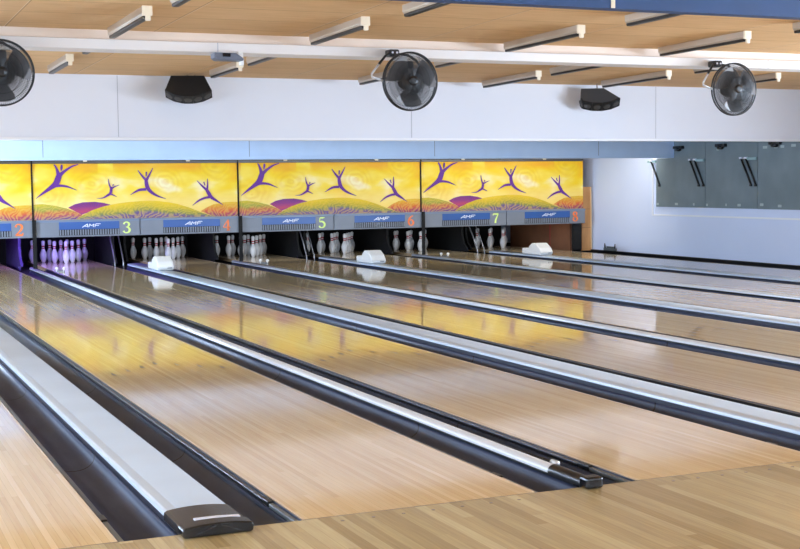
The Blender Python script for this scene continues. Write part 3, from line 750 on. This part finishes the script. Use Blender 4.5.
rows = [[(4.42, 3.17)]*6, [(6.36, 5.02), (6.36, 5.10), (6.42, 5.06), (6.36, 5.0), (6.36, 5.0), (6.36, 5.0)],
        [(7.62, 6.82), (8.28, 6.95), (8.0, 6.80), (8.53, 7.2), (7.90, 6.82), (7.9, 6.8)], [(9.62, 8.43), (9.70, 8.62), (10.18, 8.93), (10.25, 8.85), (9.88, 8.43), (9.65, 8.36)]]
proto = {}
for r, row in enumerate(rows):
    for c, (ya, yb) in enumerate(row):
        if (r == 0 and c > 3) or (r == 1 and c > 3) or (r == 2 and c == 5): continue
        key = round(ya-yb, 3)
        if key in proto: o = copy_tree(proto[key])
        else: o = proto[key] = light(ya, yb)
        xx = LX[c]+.06*(r == 0)
        o.location = (xx, yb, ceil_z(yb)); o.rotation_euler = (-math.atan(.012), 0, 0)
        o['label'] = rowlab[r]+', '+ordn[c]+' from the left'
# ------------------------------------------------------------------ fans on the beam
def fan():
    t = thing('wall_fan', 'x', 'fan', (0, 0, 0), 0, 'black cage fans on the white beam')
    R = .262
    # head group lies in the local XZ plane, front towards -Y
    g = MB()
    def front(r): return -.075+.055*(r/R)**2
    def back(r): return .085-.045*(r/R)**2
    N = 200
    for k in range(N):
        a = 2*PI*k/N
        rs = [.045, .10, .16, .22, .250, R]
        g.tube([(r*math.cos(a+.35*(R-r)/R), front(r), r*math.sin(a+.35*(R-r)/R)) for r in rs], .0018, 3, cap=False)
        if k % 2: g.tube([(r*math.cos(a), back(r), r*math.sin(a)) for r in rs], .0016, 3, cap=False)
    for r in (.10, .17, .225):
        for fn in (front, back): g.tube([(r*math.cos(2*PI*k/40), fn(r), r*math.sin(2*PI*k/40)) for k in range(40)], .0016, 4, closed=True)
    for y in (-.014, .022): g.tube([(R*math.cos(2*PI*k/48), y, R*math.sin(2*PI*k/48)) for k in range(48)], .0075, 6, closed=True)
    for k in range(12):
        a = 2*PI*k/12; g.tube([(R*math.cos(a), -.02, R*math.sin(a)), (R*math.cos(a), .04, R*math.sin(a))], .003, 4)
    head = []
    head.append(g.build('cage', M['fan_black'], t))
    mo = MB().lathe([(.03, -.005), (.062, .0), (.07, .03), (.07, .12), (.05, .17), (.02, .18)], 20, 0, None, Matrix.Rotation(-PI/2, 4, 'X'))
    head.append(mo.build('motor', M['fan_motor'], t))
    hb = MB().lathe([(.012, .0), (.045, .0), (.045, .012), (.02, .016)], 20, 0, None, Matrix.Translation((0, -.068, 0)) @ Matrix.Rotation(PI/2, 4, 'X'))
    head.append(hb.build('hub_badge', M['black'], t))
    for k in range(3):
        b = MB(); vs = []; a0 = 2*PI*k/3+.4
        nr, na = 6, 6
        for i in range(nr+1):
            r = .05+.185*i/nr; span = .55+.35*math.sin(PI*i/nr*.7)
            for j in range(na+1):
                a = a0+span*(j/na-.5)*1.5
                vs.append((r*math.cos(a), -.025+.055*(j/na-.5)*(.6+.4*i/nr), r*math.sin(a)))
        b.add(vs, [(i*(na+1)+j, i*(na+1)+j+1, (i+1)*(na+1)+j+1, (i+1)*(na+1)+j) for i in range(nr) for j in range(na)], 0, True)
        head.append(b.build('blade', M['fan_blade'], t))
    cb = MB().box(-.06, .06, .04, .13, .10, .19, 0, .02); head.append(cb.build('control_box', M['fan_motor'], t))
    # yoke: dark bend at the clamp, pale lower arms to the pivots
    arm = lambda s: [(s*.10, .17, .262), (s*.15, .15, .262), (s*.20, .10, .235), (s*.29, .05, .15), (s*.375, .01, .062), (s*.375, .01, .035), (s*.265, .01, .0)]
    for s in (-1, 1):
        A = arm(s)
        if s > 0: A = [(-.05, .17, .262), (.05, .17, .255), (.14, .165, .20), (.19, .16, .12), (.235, .09, .04), (.262, .01, .0)]
        MB().tube(A[:4], .0115, 8).build('yoke_arm', M['fan_black'], t)
        MB().tube(A[3:], .0105, 8).build('yoke_end', M['yoke_white'], t)
    MB().box(-.145, -.045, .13, .25, .235, .300, 0, .014).build('mount_clamp', M['fan_motor'], t)
    for sx in (-.117, -.073): MB().lathe([(.010, 0), (.010, .008)], 10, 0, None, Matrix.Translation((sx, .131, .27)) @ Matrix.Rotation(PI/2, 4, 'X')).build('bolt', M['sticker'], t)
    return t
f0 = fan()
for i, (x, y, z, rz, lab) in enumerate([(1.43, 6.2, 2.245, 0, 'black cage fan cut off by the left edge of the picture'), (5.03, 6.2, 2.245, 0, 'black cage fan hanging at the centre of the white beam'), (8.64, 6.2, 2.235, 0, 'black cage fan hanging at the right end of the white beam')]):
    o = f0 if i == 0 else copy_tree(f0)
    o.location = (x, y, z); o.rotation_euler = (0, 0, rz); o['label'] = lab

# ------------------------------------------------------------------ speakers on the bulkhead, device under the beam
def speaker(loc, label, poly, mface, tilt, rz):
    t = thing('speaker', label, 'speaker', loc, rz, 'speakers on the white bulkhead')
    R_ = Matrix.Rotation(tilt, 4, 'X')
    m = MB().prism(poly, -.08, .08, 'y', 0, .006, R_); m.build('cabinet', mface, t)
    arc = [p for p in poly if p[1] < 0]
    arc.sort()
    g = MB()
    for (a, b) in zip(arc[:-1], arc[1:]):
        dx, dz = b[0]-a[0], b[1]-a[1]; l = math.hypot(dx, dz); nx, nz = dz/l, -dx/l
        ang = math.atan2(dz, dx)
        mx = R_ @ Matrix.Translation(((a[0]+b[0])/2, 0, (a[1]+b[1])/2)) @ Matrix.Rotation(-ang, 4, 'Y')
        g.box(-l/2, l/2, -.083, .083, -.012, .004, 0, .002, mx)
    g.build('front_baffle', M['speaker_black'], t)
    for (a, b) in zip(arc[:-1], arc[1:]):
        dx, dz = b[0]-a[0], b[1]-a[1]; ang = math.atan2(dz, dx)
        mx = R_ @ Matrix.Translation(((a[0]+b[0])/2, 0, (a[1]+b[1])/2)) @ Matrix.Rotation(-ang, 4, 'Y') @ Matrix.Translation((0, 0, -.013)) @ Matrix.Rotation(PI, 4, 'X')
        MB().lathe([(.046, -.002), (.044, .004), (.030, .003), (.012, .006)], 16, 0, None, mx).build('driver', M['cone'], t)
    MB().tube([(-.02, .10, .10), (-.02, .16, .24), (-.02, .20, ceil_z(10.2)-loc[2])], .008, 6).tube([(.03, .08, .12), (.08, .12, .22), (.06, .2, ceil_z(10.2)-loc[2])], .004, 6).build('hanger', M['speaker_grey'], t)
    return t
speaker((4.00, 10.18, 2.40), 'black fan-shaped speaker on the bulkhead at the left', [(-.20, .17), (.18, .17), (.262, -.02), (.16, -.075), (.05, -.10), (-.06, -.10), (-.17, -.07), (-.262, -.015)], M['speaker_black'], math.radians(-28), -.30)
speaker((9.53, 10.18, 2.37), 'dark grey fan-shaped speaker with four round drivers at the right', [(-.24, .15), (.06, .15), (.262, -.015), (.15, -.07), (.03, -.095), (-.10, -.09), (-.22, -.055), (-.245, -.01)], M['speaker_grey'], math.radians(-34), -.48)
t = thing('projector', 'small grey box with a white bracket under the white beam', 'projector', (3.36, 6.42, 2.37))
MB().prism([(-.12, .045), (.07, .045), (.14, .0), (.14, -.02), (-.09, -.02), (-.12, .0)], -.07, .07, 'y', 0, .006, Matrix.Translation((0, -.02, .055))).build('case', M['device'], t)
MB().box(-.05, .02, -.096, -.09, .065, .095, 0, .004).build('lens', M['glass_dark'], t)
MB().box(.10, .15, -.04, .03, .045, .12, 0, .006).box(.05, .115, -.03, .03, .09, .115, 0, .004).box(.13, .16, -.03, .03, .0, .06, 0, .006).build('bracket', M['hood'], t)
MB().box(-.05, .05, -.02, .04, .10, .114).build('mount_plate', M['hood'], t)

# ------------------------------------------------------------------ lamps, daylight, camera
def area(name, loc, rot, sx, sy, power, col):
    l = bpy.data.lights.new(name, 'AREA'); l.shape = 'RECTANGLE'; l.size = sx; l.size_y = sy; l.energy = power; l.color = col
    o = bpy.data.objects.new(name, l); C.objects.link(o); o.location = loc; o.rotation_euler = rot
    return o
W = bpy.data.worlds.new('daylight'); bpy.context.scene.world = W; W.use_nodes = True
bg = W.node_tree.nodes['Background']; bg.inputs['Color'].default_value = (.80, .90, 1., 1); bg.inputs['Strength'].default_value = 1.0
for i in range(1, len(BW)-1, 2):
    a, b = BW[i], BW[i+1]
    area('daylight_fill_rear', ((a+b)/2, YBACK+.02, 1.5), (PI/2, 0, PI), b-a, 1.8, P_REAR, (.76, .93, 1.13))  # area fill at the made-up rear windows, standing in for daylight
for i in range(0, len(WY), 2):
    a, b = WY[i], WY[i+1]
    area('daylight_fill_side', (SIDE_X-.02, (a+b)/2, 1.4), (PI/2, 0, PI/2), b-a, 1.1, P_SIDE, (.72, .90, 1.15))  # daylight stand-in added at the invented right-hand windows
for i in range(0, len(LY), 2):
    a, b = LY[i], LY[i+1]
    area('daylight_fill_left', (LEFT_X+.02, (a+b)/2, 1.4), (PI/2, 0, -PI/2), b-a, 1.1, P_SIDE*(b-a)/3.2*(2.6 if a > 8 else .4), (.70, .89, 1.15))  # added left fill, strongest past the bulkhead to brighten the right wall
for i, q in enumerate((.16, .22, .24, .62)):
    area('mask_fill', (EL[2*i][0]+PAIRW/2-.2, 14.3, 2.0), (math.radians(62), 0, 0), 3.2, .1, P_MASK*q, (1., .97, .92))  # unseen strips added behind the fascia to brighten the masking units
for (x, y, z, e, c) in ((EL[1][1]-.1, 17.6, .95, P_UV*.35, (.40, .14, 1.)), ((EL[2][0]+EL[2][1])/2-.25, 17.5, .72, P_UV*.7, (.28, .20, 1.))):
    l = bpy.data.lights.new('ultraviolet_lamp', 'POINT'); l.energy = e; l.color = c; l.shadow_soft_size = .05
    o = bpy.data.objects.new('ultraviolet_lamp', l); C.objects.link(o); o.location = (x, y, z)

for k in range(4, 9):
    area('pin_deck_lamp', ((EL[k-1][0]+EL[k-1][1])/2-.1, 16.9, .70), (math.radians(60), 0, 0), .9, .06, P_PIN, (.92, .96, 1.))
f, yaw, pitch, roll, cx, cy, cz = CAMP
fw = Vector((math.sin(yaw)*math.cos(pitch), math.cos(yaw)*math.cos(pitch), math.sin(pitch)))
r_ = Vector((math.cos(yaw), -math.sin(yaw), 0)); u_ = r_.cross(fw)
R2 = math.cos(roll)*r_+math.sin(roll)*u_; U2 = -math.sin(roll)*r_+math.cos(roll)*u_
cam = bpy.data.cameras.new('camera'); co = bpy.data.objects.new('camera', cam); C.objects.link(co)
co.matrix_world = Matrix(((R2.x, U2.x, -fw.x, cx), (R2.y, U2.y, -fw.y, cy), (R2.z, U2.z, -fw.z, cz), (0, 0, 0, 1)))
cam.sensor_fit = 'HORIZONTAL'; cam.sensor_width = 36.; cam.lens = 36.*f/800.; cam.clip_end = 200
S = bpy.context.scene; S.camera = co
S.view_settings.view_transform = 'Standard'; S.view_settings.look = 'None'; S.view_settings.gamma = 1.; S.view_settings.use_curve_mapping = False
S.view_settings.exposure = EXPO
S.cycles.use_denoising = True
S.cycles.max_bounces = 10; S.cycles.diffuse_bounces = 5; S.cycles.glossy_bounces = 4
S.cycles.sample_clamp_indirect = 6.
